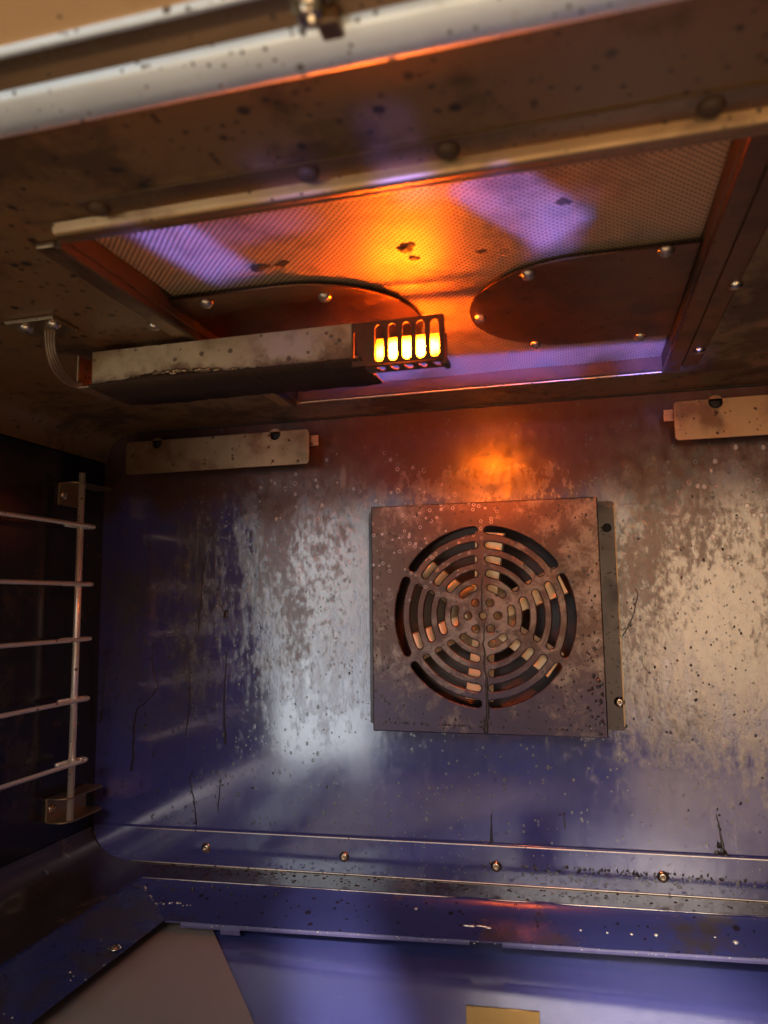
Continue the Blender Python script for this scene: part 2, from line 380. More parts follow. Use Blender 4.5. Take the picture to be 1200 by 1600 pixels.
def simple(name, col, rough, metallic=0.0, bumps=0.0, scale=120, spec=0.5):
    t = NT(name); n = t.noise(scale, 5, 0.6)
    c = t.mix(n, tuple(x * 0.7 for x in col), tuple(min(1, x * 1.3) for x in col))
    if bumps: t.bump(n, bumps, 0.0008)
    return t.out(c, rough, metallic, spec)

M = {}
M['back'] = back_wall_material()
M['ceil'] = enamel('browned_ceiling_enamel', (0.130, 0.066, 0.026), (0.055, 0.027, 0.011), 0.6, 0.42, 0.30, 0.5, ior=1.5)
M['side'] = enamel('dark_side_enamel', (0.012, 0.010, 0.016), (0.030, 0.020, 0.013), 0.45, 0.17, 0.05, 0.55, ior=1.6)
M['rim'] = enamel('grimy_blue_rim_enamel', (0.030, 0.022, 0.020), (0.075, 0.046, 0.028), 0.5, 0.18, 0.10, 0.75)
M['rail'] = enamel('glossy_blue_enamel', (0.029, 0.035, 0.125), (0.034, 0.030, 0.036), 0.5, 0.24, 0.14, 0.4)
M['floor'] = enamel('blue_floor_enamel', (0.080, 0.092, 0.330), (0.070, 0.080, 0.28), 0.3, 0.17, 0.0, 1.0, ior=2.4)
M['frame'] = metal('bright_front_steel', (0.80, 0.87, 0.90), (0.56, 0.54, 0.46), 0.55, 0.32, (1, 1, 1), 0.14, scale=60)
M['browned'] = metal('browned_steel', (0.34, 0.22, 0.12), (0.13, 0.075, 0.04), 0.42, 0.45, (1, 1, 1), 0.10)
M['orange'] = metal('tan_top_panel', (0.72, 0.46, 0.22), (0.55, 0.32, 0.14), 0.6, 0.3, (1, 1, 1), 0.02, 0.1)
M['lip'] = metal('warm_rolled_steel', (0.40, 0.25, 0.12), (0.20, 0.11, 0.05), 0.46, 0.42, (1, 1, 1), 0.12)
M['steel'] = metal('stained_steel', (0.52, 0.38, 0.22), (0.26, 0.16, 0.08), 0.42, 0.35, (0.15, 1, 1), 0.12)
M['bracket'] = metal('stained_hanger_steel', (0.38, 0.23, 0.13), (0.16, 0.08, 0.042), 0.46, 0.48, (1, 1, 0.15), 0.14)
M['wire'] = metal('chromed_wire', (0.95, 0.88, 0.74), (0.74, 0.62, 0.46), 0.34, 0.12, (1, 1, 1), 0.06, 0.65)
M['screw'] = metal('screw_steel', (0.62, 0.52, 0.38), (0.22, 0.15, 0.09), 0.25, 0.35, (1, 1, 1), 0.05)
M['shield'] = metal('burnt_shield_steel', (0.20, 0.095, 0.05), (0.07, 0.035, 0.02), 0.40, 0.5, (1, 1, 1), 0.08)
M['cover'] = cover_material()
M['channel'] = channel_material()
M['mesh'] = mesh_material()
M['flange'] = metal('dark_flange_steel', (0.075, 0.065, 0.065), (0.035, 0.03, 0.034), 0.36, 0.4, (1, 1, 1), 0.12)
M['blade'] = metal('pale_fan_blade_steel', (0.86, 0.62, 0.38), (0.64, 0.42, 0.22), 0.45, 0.3, (1, 1, 1), 0.06, 0.45)
M['grime'] = simple('burnt_grime', (0.036, 0.018, 0.009), 0.75, 0, 0.9, 260, 0.2)
M['drip'] = simple('burnt_drip', (0.020, 0.014, 0.011), 0.32, 0, 0.3, 200)
M['cage'] = simple('dark_cage_steel', (0.10, 0.045, 0.02), 0.45, 0.6, 0.1)
M['well'] = simple('dark_fan_well', (0.050, 0.030, 0.026), 0.35, 0.3)
M['edge'] = simple('chipped_lavender_edge', (0.085, 0.078, 0.17), 0.5, 0, 0.3, 160, 0.25)
M['rivet'] = simple('dull_brown_rivet', (0.06, 0.032, 0.014), 0.6, 0, 0.3, 300, 0.3)
M['dark'] = simple('hole_shadow_black', (0.006, 0.004, 0.003), 0.7)
M['lead'] = simple('braided_lead', (0.20, 0.125, 0.07), 0.5, 0.5, 0.3, 400)
M['tan'] = metal('brushed_tan_steel', (0.50, 0.42, 0.36), (0.38, 0.31, 0.26), 0.48, 0.3, (0.2, 1, 1), 0.0, 0.45)
M['brass'] = metal('brushed_brass_tone_steel', (0.30, 0.175, 0.055), (0.18, 0.10, 0.03), 0.34, 0.2, (0.05, 1, 1), 0.0)
M['bead'] = simple('pale_weld_bead', (0.85, 0.78, 0.62), 0.25, 0.6)
def glow():
    t = NT('glowing_igniter')
    g = t.ball((-0.0195, -0.2330, 0.1664), (0.034, 0.5, 0.0098))
    n = t.noise(160, 3, 0.5, (1, 1, 0.4))
    t.put(t.b.inputs['Emission Color'], (1.0, 0.145, 0.0026, 1))
    t.put(t.b.inputs['Emission Strength'], t.math('MULTIPLY_ADD', t.math('POWER', t.step(g, 0.0, 0.75), 2.0), t.math('MULTIPLY', n, 1500.0), 7.0))
    return t.out((0.05, 0.02, 0.01), 0.6)
M['glow'] = glow()

# ------------------------------------------------------------------ the oven cavity
XL, XR, ZT, ZB, YF = -0.395, 0.384, 0.190, -0.2274, -0.452
def tilt(x): return 0.018 * (x + 0.30)
oven = thing('oven', 'blue enamelled oven cavity stained with burnt-on splashes, seen through its open front', 'oven', (0, -0.2, ZB))

def arc(cx, cz, rx, rz, a0, a1, n=8):
    return [(cx + rx * math.cos(R(a0 + (a1 - a0) * k / n)), cz + rz * math.sin(R(a0 + (a1 - a0) * k / n))) for k in range(n + 1)]
def strip(prof, y0, y1, ny=1):
    bm = bmesh.new(); rows = []
    for j in range(ny + 1):
        y = y0 + (y1 - y0) * j / ny
        rows.append([bm.verts.new((x, y, z)) for x, z in prof])
    for a, b in zip(rows, rows[1:]):
        for i in range(len(prof) - 1): bm.faces.new((a[i], a[i + 1], b[i + 1], b[i]))
    return bm
# back wall sheet: rounded at the corners, meets the wrap
bp = plate_mesh('back_wall', [rrect(XL - 0.004, ZB - 0.03, XR + 0.004, ZT + 0.004, [0.06, 0.06, 0.03, 0.03]), circ(-0.0056, 0.0015, 0.084, 48)[::-1]], 0.003, 0.0002)
upright(bp, 0.0)
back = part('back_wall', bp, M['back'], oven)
HX0, HX1, HY0, HY1 = -0.158, 0.1433, -0.372, -0.065      # burner opening
bm = bmesh.new()
prof = arc(XL + 0.030, ZT - 0.030, 0.030, 0.030, 180, 90) + [(HX0, ZT), (HX1, ZT)] + arc(XR - 0.030, ZT - 0.030, 0.030, 0.030, 90, 0)
rows = [[bm.verts.new((x, y, z)) for x, z in prof] for y in (0.0, HY1, HY0, YF)]
for j, (a, b) in enumerate(zip(rows, rows[1:])):
    for i in range(len(prof) - 1):
        if j == 1 and prof[i] == (HX0, ZT): continue
        bm.faces.new((a[i], a[i + 1], b[i + 1], b[i]))
ceiling = part('ceiling', bm, M['ceil'], oven); smooth_angle(ceiling, 40)
bm = bmesh.new()
lo = [bm.verts.new((x, y, ZT)) for x, y in ((HX0, HY0), (HX1, HY0), (HX1, HY1), (HX0, HY1))]; hi = [bm.verts.new((v.co.x, v.co.y, 0.206)) for v in lo]
for i in range(4): bm.faces.new((lo[i], lo[(i + 1) % 4], hi[(i + 1) % 4], hi[i]))
bm.faces.new(hi)
part('burner_well', bm, M['rivet'], oven)
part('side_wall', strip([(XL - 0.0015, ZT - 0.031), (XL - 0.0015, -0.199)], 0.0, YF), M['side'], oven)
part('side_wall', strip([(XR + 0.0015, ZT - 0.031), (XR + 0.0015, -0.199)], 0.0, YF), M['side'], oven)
bm = bmesh.new(); lathe(bm, (-0.0056, 0.001, 0.0015), (0, 1, 0), [(0.0845, 0), (0.085, 0.012), (0.080, 0.016), (0, 0.0165)], 40)
part('fan_well', bm, M['well'], oven, True)
# thin seam bead where the ceiling meets the back wall
bm = bmesh.new(); tube(bm, [(XL + 0.035, -0.0012, ZT - 0.0006), (XR - 0.035, -0.0012, ZT - 0.0006)], 0.0011, 6)
part('ceiling_seam', bm, M['dark'], oven)

# lower flange of the back wall, screwed on
def shear(me):
    for v in me.vertices: v.co.z += tilt(v.co.x)
fl = plate_mesh('back_flange', [rrect(XL + 0.001, ZB - 0.001, XR, -0.1965, [0.038, 0.03, 0.001, 0.001])], 0.0025, 0.0007)
upright(fl, -0.0035); shear(fl)
t = NT('flange_enamel'); 
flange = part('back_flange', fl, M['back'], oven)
flange_screws = []
bm = bmesh.new(); screw_head(bm, (0, 0, 0), (0, -1, 0), 0.0036, 0.0022)
sme = bpy.data.meshes.new('screw'); bmesh.ops.recalc_face_normals(bm, faces=bm.faces); bm.to_mesh(sme); bm.free(); finish(sme, M['screw'], True)
def screw_at(parent, p, me=None):
    o = bpy.data.objects.new('screw', me or sme); C.objects.link(o); o.parent = parent; o.location = Vector(p) - wloc(parent); return o
for x in (-0.2726, -0.1376, -0.0038, 0.1283, 0.262): screw_at(flange, (x, -0.0036, -0.2115 + tilt(x) * 0.75))

# floor rim: cove at the walls, flat ledge, then a sloped lip round the opening
def opening(x): return -0.090 + 0.022 * (x + 0.262) / 0.46
bm = bmesh.new()
cols = []
ys = [0.0, -0.044, -0.10, -0.20, -0.33, YF]
prof = arc(XL + 0.045, ZB + 0.0304, 0.045, 0.0304, 180, 270, 8)
rows = [[bm.verts.new((x, y, z + tilt(x))) for x, z in prof] + [bm.verts.new((-0.318, y, ZB + tilt(-0.318)))] for y in ys]
for a, b in zip(rows, rows[1:]):
    for i in range(len(a) - 1): bm.faces.new((a[i], a[i + 1], b[i + 1], b[i]))
# rear ledge
rear0 = [bm.verts.new((x, 0.0, ZB + tilt(x))) for x in (-0.318, -0.1, 0.1, XR)]
rear1 = [bm.verts.new((x, -0.044 + 0.016 * (x + 0.318), ZB + tilt(x))) for x in (-0.318, -0.1, 0.1, XR)]
for i in range(3): bm.faces.new((rear0[i], rear0[i + 1], rear1[i + 1], rear1[i]))
bmesh.ops.remove_doubles(bm, verts=bm.verts, dist=0.0002)
rim = part('floor_rim', bm, M['rim'], oven); smooth_angle(rim, 40)
part('floor_rim', strip([(XR, -0.199), (XR, ZB), (0.33, ZB)], 0, YF), M['rim'], oven)

ZI = -0.0125   # drop of the sloped lip
def lip_section(x, n=5):
    """rolled edge then slope: list of (dy, dz) from the ledge edge to the opening edge"""
    y0 = -0.044 + 0.016 * (x + 0.318); y1 = opening(x)
    out = []
    for k in range(n + 1):
        a = R(90 * k / n); out.append((y0 - 0.0035 * math.sin(a), 0.0016 * math.cos(a) + 0.0004))
    out.append((y0 + (y1 - y0) * 0.45, ZI * 0.50)); out.append((y1, ZI))
    return out
bm = bmesh.new(); rows = []
N = 60
for i in range(N + 1):
    f = i / N
    sec = lip_section(-0.318 + 0.62 * f)
    row = []
    L = len(sec) - 1
    for j, (y, dz) in enumerate(sec):
        s = max(0, (sec[0][0] - y)) / (sec[0][0] - sec[-1][0])
        xs = -0.318 + 0.056 * s                      # mitred left end
        x = xs + (XR - 0.02 - xs) * f
        row.append(bm.verts.new((x, y, ZB + tilt(x) + dz + noise.noise((x * 30, y * 40, 0)) * 0.0006)))
    rows.append(row)
for a, b in zip(rows, rows[1:]):
    for i in range(len(a) - 1): bm.faces.new((a[i], a[i + 1], b[i + 1], b[i]))
rail = part('rear_rail', bm, M['rail'], oven); smooth_angle(rail, 60)
# left sloped lip
bm = bmesh.new(); rows = []
for i in range(30):
    f = i / 29
    row = []
    for s, dz in ((0.0, 0.0), (0.06, 0.0006), (0.12, -0.0006), (0.5, ZI * 0.45), (1.0, ZI)):
        y = (-0.044 - 0.046 * s) + (YF - (-0.044 - 0.046 * s)) * f
        x = -0.318 + 0.056 * s
        row.append(bm.verts.new((x, y, ZB + tilt(x) + dz + noise.noise((x * 30, y * 30, 3)) * 0.0005)))
    rows.append(row)
for a, b in zip(rows, rows[1:]):
    for i in range(4): bm.faces.new((a[i], a[i + 1], b[i + 1], b[i]))
llip = part('side_rail', bm, M['rail'], oven); smooth_angle(llip, 60)
screw_at(llip, (-0.268, -0.1490, ZB + ZI * 0.78 + 0.0005)).rotation_euler = (R(-90), 0, 0)
# notched vertical edge under the rear lip
def edge_y(x): return opening(x)
def tooth(x0, x1, depth):
    bm = bmesh.new(); n = max(2, int((x1 - x0) / 0.02)); rows = []
    for i in range(n + 1):
        x = x0 + (x1 - x0) * i / n; y = edge_y(x); z = ZB + tilt(x) + ZI
        rows.append([bm.verts.new((x, y, z)), bm.verts.new((x, y - 0.0012, z - depth * 0.6)), bm.verts.new((x, y - 0.0012 + 0.0005, z - depth)), bm.verts.new((x, y + 0.002, z - depth))])
    for a, b in zip(rows, rows[1:]):
        for k in range(3): bm.faces.new((a[k], a[k + 1], b[k + 1], b[k]))
    return bm
for x0, x1, d in ((-0.262, -0.2485, 0.002), (-0.2485, -0.2140, 0.0052), (-0.2140, -0.1975, 0.0085), (-0.1975, -0.016, 0.0045), (-0.016, 0.008, 0.0022), (0.008, XR - 0.02, 0.0048)):
    part('rail_edge', tooth(x0, x1, d), M['edge'], oven)
bm = bmesh.new(); tube(bm, [(x, -0.0036, -0.1967 + tilt(x)) for x in [XL + 0.05 + (XR - XL - 0.06) * k / 20 for k in range(21)]], [0.0004 + 0.0003 * abs(noise.noise((k * 1.7, 0, 0))) for k in range(21)], 8)
part('worn_edge', bm, M['wire'], flange, True)
bm = bmesh.new(); tube(bm, [(x, -0.044 + 0.016 * (x + 0.318) - 0.0020, ZB + tilt(x) + 0.0016) for x in [-0.312 + (XR + 0.30) * k / 24 for k in range(25)]], [0.00035 + 0.0004 * abs(noise.noise((k * 1.3, 4, 0))) for k in range(25)], 8)
part('worn_edge', bm, M['wire'], rail, True)
bm = bmesh.new(); tube(bm, [(x, -0.0042, ZB + tilt(x) + 0.0006) for x in [-0.35 + (XR + 0.34) * k / 24 for k in range(25)]], [0.0004 + 0.0004 * abs(noise.noise((k * 1.1, 9, 0))) for k in range(25)], 8)
part('worn_edge', bm, M['wire'], flange, True)
# weld beads and splashes of solder-like residue on the rail
bm = bmesh.new()
def bead(p, r, sq=(1, 1, 0.6)):
    r0 = bmesh.ops.create_icosphere(bm, subdivisions=2, radius=r)
    for v in r0['verts']:
        q = v.co * (1 + 0.35 * noise.noise(v.co * 600 + Vector(p) * 100)); v.co = Vector((q.x * sq[0], q.y * sq[1], q.z * sq[2])) + Vector(p)
def rail_pt(x, s):
    y0 = -0.044 + 0.016 * (x + 0.318); return (x, y0 + (opening(x) - y0) * s, ZB + tilt(x) + ZI * s + 0.0003)
for k in range(26):
    f = random.random(); s0 = 0.15 + 0.75 * f
    p = Vector((-0.318 + 0.056 * s0, -0.044 - 0.046 * s0, ZB - 0.0003 + ZI * s0)); bead(p + Vector((random.gauss(0, .0012), random.gauss(0, .0012), .0004)), random.uniform(.0006, .0019))
for k in range(9):
    x = -0.277 + k * 0.0034 + random.gauss(0, .0006); bead(rail_pt(x, 0.62 + random.gauss(0, .03)), random.uniform(.0006, .0013))
for x in (-0.02, -0.016, -0.010, -0.006, -0.003): bead(rail_pt(x, 0.70 + random.gauss(0, .03)), 0.0013, (2.2, 0.5, 0.5))
for x, s, r in ((0.064, .64, .0011), (0.083, .66, .0009), (0.10, .66, .0012), (0.117, .64, .0016), (-0.062, .35, .0014), (0.157, .6, .0009), (0.17, .7, .002)): bead(rail_pt(x, s), r)
for k in range(70):
    x = random.uniform(-0.25, 0.2); bead((x, edge_y(x) - 0.001, ZB + tilt(x) + ZI - random.uniform(0, .003)), random.uniform(.0003, .0007))
for k in range(34):
    y = random.uniform(-0.12, -0.27); s = random.betavariate(4, 1.5); bead((-0.318 + 0.056 * s, y, ZB + ZI * s + 0.0005), random.uniform(.0003, .0009))
for k in range(22):
    a = k / 21; x = -0.3945 + 0.06 * a ** 1.6; z = -0.200 - 0.0265 * a ** 0.6; bead((x + random.gauss(0, .0007), -0.0022, z + random.gauss(0, .0007)), random.uniform(.0005, .0011))
part('weld_spatter', bm, M['bead'], oven, True, 'stuff')
# crusted corner of the ledge
bm = bmesh.new()
for k in range(260):
    x = random.triangular(-0.34, 0.22, -0.30); bead((x, -0.014 + random.gauss(0, .009), ZB + tilt(x)), random.uniform(.0004, .0014), (1.2, 1.0, 0.4))
part('burnt_crust', bm, M['grime'], oven, True, 'stuff')

# oven bottom
ZP = -0.252
part('oven_floor', strip([(XL, ZP), (XR, ZP)], 0.0, YF - 0.2), M['floor'], oven)
bm = bmesh.new()
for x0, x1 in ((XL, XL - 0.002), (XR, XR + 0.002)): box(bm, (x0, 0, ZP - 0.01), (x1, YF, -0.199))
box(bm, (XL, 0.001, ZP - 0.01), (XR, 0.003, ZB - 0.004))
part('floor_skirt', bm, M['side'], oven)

bm = bmesh.new()
for a, b in (((-0.414, YF, -0.272), (-0.412, 0.06, 0.222)), ((0.401, YF, -0.272), (0.403, 0.06, 0.222)), ((-0.412, YF, 0.220), (0.401, 0.06, 0.222)), ((-0.412, YF, -0.272), (0.401, 0.06, -0.270)), ((-0.412, 0.058, -0.270), (0.401, 0.060, 0.220))): box(bm, a, b)
part('light_block_shell', bm, M['side'], oven)  # unseen dark shell added to stop stray light leaking into the cavity
# front frame overhead: rolled bright bead, browned band, seam, tan panel
bm = bmesh.new()
prof = [(-0.4488, ZT - 0.0005), (-0.4494, ZT - 0.0040), (-0.4504, ZT - 0.0054), (-0.4522, ZT - 0.0060), (-0.4560, ZT - 0.0050), (-0.4622, ZT - 0.0020), (-0.4634, ZT - 0.0010), (-0.4640, ZT + 0.001)]
def xstrip(prof, x0, x1, n=24, amp=0.0004):
    bm = bmesh.new(); rows = []
    for i in range(n + 1):
        x = x0 + (x1 - x0) * i / n
        rows.append([bm.verts.new((x, y, z + amp * noise.noise((x * 14, y * 60, 1)))) for y, z in prof])
    for a, b in zip(rows, rows[1:]):
        for k in range(len(prof) - 1): bm.faces.new((a[k], b[k], b[k + 1], a[k + 1]))
    return bm
frame = part('front_frame', xstrip(prof, XL - 0.1, XR + 0.1), M['frame'], oven); smooth_angle(frame, 60)
band = part('frame_band', xstrip([(-0.4640, ZT + 0.0011), (-0.468, ZT + 0.003), (-0.4762, ZT + 0.003)], XL - 0.1, XR + 0.1), M['browned'], oven)
sb = xstrip([(-0.4762, ZT + 0.0036), (-0.4766, ZT + 0.0012), (-0.4778, ZT + 0.0006), (-0.4790, ZT + 0.0012), (-0.4794, ZT + 0.005)], XL - 0.1, XR + 0.1)
seam = part('frame_seam', sb, M['frame'], oven); smooth_angle(seam, 70)
part('top_panel', xstrip([(-0.4794, ZT + 0.003), (-0.64, ZT + 0.003)], XL - 0.1, XR + 0.1), M['orange'], oven)
bm = bmesh.new(); lathe(bm, (0.0045, -0.4700, ZT + 0.003), (0, 0, -1), [(0.0062, 0), (0.0062, 0.002), (0.0045, 0.0022), (0.0042, 0.006), (0.0026, 0.0068), (0.0022, 0.003), (0, 0.0028)], 20)
bolt = part('bolt', bm, M['screw'], band, True)
bm = bmesh.new(); box(bm, (0.0055, -0.4690, ZT + 0.0010), (0.0125, -0.4610, ZT - 0.0040), 0.0008)
part('catch_tab', bm, M['browned'], band)

# ------------------------------------------------------------------ grease runs on the back wall
runs = [
[(-0.335,-0.0223),(-0.3358,-0.0453),(-0.3303,-0.0668),(-0.344,-0.0823),(-0.3529,-0.0918),(-0.3545,-0.1314),(-0.3562,-0.1466)],
[(-0.3841,-0.0236),(-0.3885,-0.0458),(-0.3902,-0.0709),(-0.3917,-0.1021)],
[(-0.2554,-0.0264),(-0.2581,-0.0745),(-0.2562,-0.1188)],
[(-0.282,0.054),(-0.2835,0.0228),(-0.2852,0.0043),(-0.2863,-0.0112)],
[(-0.2645,0.038),(-0.2642,0.0164),(-0.2579,0.004)],
[(-0.296,-0.0449),(-0.294,-0.0752),(-0.298,-0.1113)],
[(-0.2886,-0.1407),(-0.2924,-0.1526),(-0.288,-0.17),(-0.2849,-0.193)],
[(-0.2604,-0.1482),(-0.2632,-0.1802)],
[(-0.2743,0.0948),(-0.2706,0.0757)],
[(-0.0068,-0.1655),(-0.0081,-0.1906)],
[(0.0528,-0.1611),(0.0543,-0.1753)],
[(0.1716,-0.1563),(0.1732,-0.1698),(0.1746,-0.1842)],
[(0.1189,0.023),(0.1206,0.0171),(0.115,-0.0031),(0.1061,-0.0179)]]
def add_run(bm, pts, y, w0, w1, jag=0.0006, sgn=-1):
    """a tapering bead of burnt grease lying on a wall plane"""
    path = smooth_path([(x, 0, z) for x, z in pts], 7)
    n = len(path); ring = []
    for i, p in enumerate(path):
        f = i / (n - 1)
        wd = (w0 + (w1 - w0) * f ** 1.5) * (0.65 + 0.7 * abs(noise.noise((p.x * 300, 1, p.z * 300))))
        if i in (0, n - 1): wd *= 0.3
        x = p.x + jag * noise.noise((p.z * 160, p.x * 50, 2))
        ring.append([bm.verts.new((x - wd, y, p.z)), bm.verts.new((x - wd * 0.4, y + sgn * wd * 0.55, p.z)), bm.verts.new((x + wd * 0.4, y + sgn * wd * 0.55, p.z)), bm.verts.new((x + wd, y, p.z))])
    for a, b in zip(ring, ring[1:]):
        for k in range(3): bm.faces.new((a[k], a[k + 1], b[k + 1], b[k]))
def blob(bm, x, z, y, r):
    n = 9
    c = bm.verts.new((x, y - r * 0.35, z)); ring = []
    for k in range(n):
        a = 2 * PI * k / n; rr = r * random.uniform(0.6, 1.3)
        ring.append(bm.verts.new((x + rr * math.cos(a), y + 0.0001, z + rr * 1.3 * math.sin(a))))
    for k in range(n): bm.faces.new((c, ring[k], ring[(k + 1) % n]))
bm = bmesh.new()
for i, p in enumerate(runs):
    add_run(bm, p, -0.0001, 0.0005, 0.0016 if i in (0, 2, 9, 11) else 0.0009)
for k in range(0):
    x = random.choice([random.gauss(-0.275, 0.035), random.uniform(-0.38, -0.15), random.uniform(0.11, 0.23), random.uniform(-0.1, 0.2)])
    z = random.uniform(-0.17, 0.09) if abs(x) > 0.115 else random.uniform(-0.185, -0.11)
    ln = random.uniform(0.003, 0.022)
    add_run(bm, [(x, z), (x + random.gauss(0, .0012), z - ln * 0.5), (x + random.gauss(0, .0012), z - ln)], -0.0001, 0.0003, random.uniform(0.0004, 0.0010))
for k in range(520):
    x = random.choice([random.gauss(-0.27, 0.04), random.uniform(-0.37, 0.24), random.gauss(0.16, 0.04)])
    z = random.gauss(-0.05, 0.08)
    if x < XL + 0.01 or z < -0.185 or z > 0.12: continue
    blob(bm, x, z, -0.0001, 0.0003 + 0.0010 * random.random() ** 3)
for p in runs:
    for (xa, za), (xb, zb) in zip(p, p[1:]):
        for k in range(max(2, int(abs(za - zb) * 260))):
            f = random.random(); blob(bm, xa + (xb - xa) * f + random.gauss(0, .0016), za + (zb - za) * f, -0.0001, random.uniform(.0004, .0011))
for (x, z) in ((0.1746, -0.1842), (0.172, -0.180), (0.177, -0.188), (0.170, -0.187), (-0.257, 0.006), (-0.2575, 0.0025)):
    blob(bm, x, z, -0.0001, 0.0026)
part('grease_run', bm, M['drip'], oven, False, 'stuff')
bm = bmesh.new()
for k in range(110):
    x = random.gauss(0.10, 0.06); z = -0.2135 + tilt(x) + 0.004 * (random.random() - 0.2)
    blob(bm, x, z, -0.0036, random.uniform(0.0004, 0.0013))
for k in range(18):
    x = random.uniform(-0.29, -0.18); p = rail_pt(x, random.uniform(0.12, 0.3)); blob(bm, p[0], p[2] + .0008, p[1] - .0006, random.uniform(.0005, .0014))
part('grease_spot', bm, M['drip'], oven, False, 'stuff')

# ------------------------------------------------------------------ hanger plates on the back wall
def hanger(x0, x1, holes, label, tab_side):
    cx = (x0 + x1) / 2
    h = thing('hanger_plate', label, 'bracket', (cx, -0.002, 0.1425), 'slotted hanger plates high on the back wall')
    me = plate_mesh('face', [rrect(x0, 0.1425, x1, 0.1755, 0.0038)] + [circ(hx, 0.1725, 0.0052, 24)[::-1] for hx in holes], 0.0014, 0.0004)
    upright(me, -0.0208)
    part('face', me, M['bracket'], h)
    for a, b in ((0.12, 0.38), (0.62, 0.88)):
        bm = bmesh.new(); box(bm, (x0 + (x1 - x0) * a, -0.0194, 0.1744), (x0 + (x1 - x0) * b, 0.0, 0.1756), 0.0003)
        part('stand_off', bm, M['bracket'], h)
    xt = x1 if tab_side > 0 else x0
    bm = bmesh.new(); box(bm, (xt - 0.004 * tab_side, -0.017, 0.1600), (xt + 0.0075 * tab_side, -0.0158, 0.1700), 0.0005)
    part('tab', bm, M['bracket'], h)
    for hx in holes:
        bm = bmesh.new(); lathe(bm, (hx, -0.0150, 0.1720), (0, -1, 0), [(0, 0), (0.0058, 0), (0.0056, 0.0012), (0.003, 0.002), (0, 0.002)], 18)
        part('screw', bm, M['dark'], h, True)
    return h
hanger(-0.3582, -0.1640, (-0.3236, -0.1984), 'tan stained hanger plate with two holes, on the back wall above the wire rack', 1)
hanger(0.1550, 0.3490, (0.1875, 0.315), 'tan stained hanger plate above and right of the fan cover, cut by the photo edge', -1)

# ------------------------------------------------------------------ fan and fan cover
FX, FZ = -0.0056, 0.0015
fan = thing('convection_fan', 'six-bladed pale steel convection fan behind the slotted square cover', 'fan', (FX, -0.012, FZ))
bm = bmesh.new(); lathe(bm, (FX, -0.004, FZ), (0, -1, 0), [(0.026, 0.008), (0.0305, 0.0098), (0.0305, 0.0108), (0.014, 0.0118), (0.012, 0.0145), (0.004, 0.016), (0, 0.016)], 28)
part('hub', bm, M['blade'], fan, True)
bl = bmesh.new()
prof = [(-0.0118, -0.0050), (-0.0108, -0.0004), (0.0040, 0.0000), (0.0118, 0.0016)]
rows = []
for f in (0.014, 0.030, 0.046, 0.060, 0.0715):
    k = 0.75 + 0.3 * (f / 0.0715)
    rows.append([(f, k * a, b) for a, b in prof])
top = [[bl.verts.new((x, y - 0.0, z)) for x, y, z in r] for r in rows]
bot = [[bl.verts.new((x, y, z + 0.0012)) for x, y, z in r] for r in rows]
for g in (top, bot):
    for a, b in zip(g, g[1:]):
        for i in range(3): bl.faces.new((a[i], a[i + 1], b[i + 1], b[i]))
for a, b in zip(top, bot): pass
def rimloop(g): return [r[0] for r in g] + g[-1][1:] + [r[-1] for r in g[-2::-1]] + g[0][-2:0:-1]
t1, t2 = rimloop(top), rimloop(bot)
for i in range(len(t1)): bl.faces.new((t1[i], t1[(i + 1) % len(t1)], t2[(i + 1) % len(t1)], t2[i]))
bmesh.ops.recalc_face_normals(bl, faces=bl.faces)
bme = bpy.data.meshes.new('blade'); bl.to_mesh(bme); bl.free(); finish(bme, M['blade'])
for k in range(6):
    o = bpy.data.objects.new('blade', bme); C.objects.link(o); o.parent = fan
    a = R(24 + 60 * k)
    mt = Matrix.Rotation(-a, 4, 'Y') @ Matrix.Rotation(R(90), 4, 'X')     # blade plane -> wall plane
    mt = Matrix.Rotation(R(random.uniform(-7, 7)), 4, 'X') @ mt
    mt.translation = Vector((FX, -0.0150, FZ)) - wloc(fan)
    o.matrix_local = mt

cover = thing('fan_cover', 'square brown heat-stained steel fan cover with ringed slots, screwed to the back wall', 'fan cover', (FX, 0, -0.096))
CX, CZ = FX, 0.0013
HW = 0.0968
loops = [rrect(CX - HW, CZ - HW, CX + HW, CZ + HW, 0.0012, 3)]
def slot(ri, ro, ang, half, n=14):
    rm = (ri + ro) / 2; rr = (ro - ri) / 2
    cap = rr / rm
    a0, a1 = ang - half + cap, ang + half - cap
    out = [(ro, a0 + (a1 - a0) * k / n) for k in range(n + 1)]
    pts = [(FX + r * math.cos(a), FZ + r * math.sin(a)) for r, a in out]
    ce = (FX + rm * math.cos(a1), FZ + rm * math.sin(a1))
    pts += [(ce[0] + rr * math.cos(a1 + PI * k / 6), ce[1] + rr * math.sin(a1 + PI * k / 6)) for k in range(1, 6)]
    pts += [(FX + ri * math.cos(a), FZ + ri * math.sin(a)) for a in [a1 - (a1 - a0) * k / n for k in range(n + 1)]]
    ce = (FX + rm * math.cos(a0), FZ + rm * math.sin(a0))
    pts += [(ce[0] + rr * math.cos(a0 + PI + PI * k / 6), ce[1] + rr * math.sin(a0 + PI + PI * k / 6)) for k in range(1, 6)]
    return pts
for ri, ro, gap in ((0.0694, 0.0758, 0.0064), (0.0570, 0.0628, 0.0064), (0.0450, 0.0508, 0.0066), (0.0330, 0.0388, 0.0068), (0.0216, 0.0270, 0.0086)):
    for k in range(6):
        half = R(30) - math.asin(gap / 2 / ((ri + ro) / 2))
        loops.append(slot(ri, ro, R(60 * k), half)[::-1])
for k in range(6): loops.append(circ(FX + 0.0125 * math.cos(R(60 * k)), FZ + 0.0125 * math.sin(R(60 * k)), 0.0031, 16)[::-1])
loops.append(circ(FX, FZ, 0.0029, 16)[::-1])
me = plate_mesh('face', loops, 0.0026, 0.0010); upright(me, -0.0300)
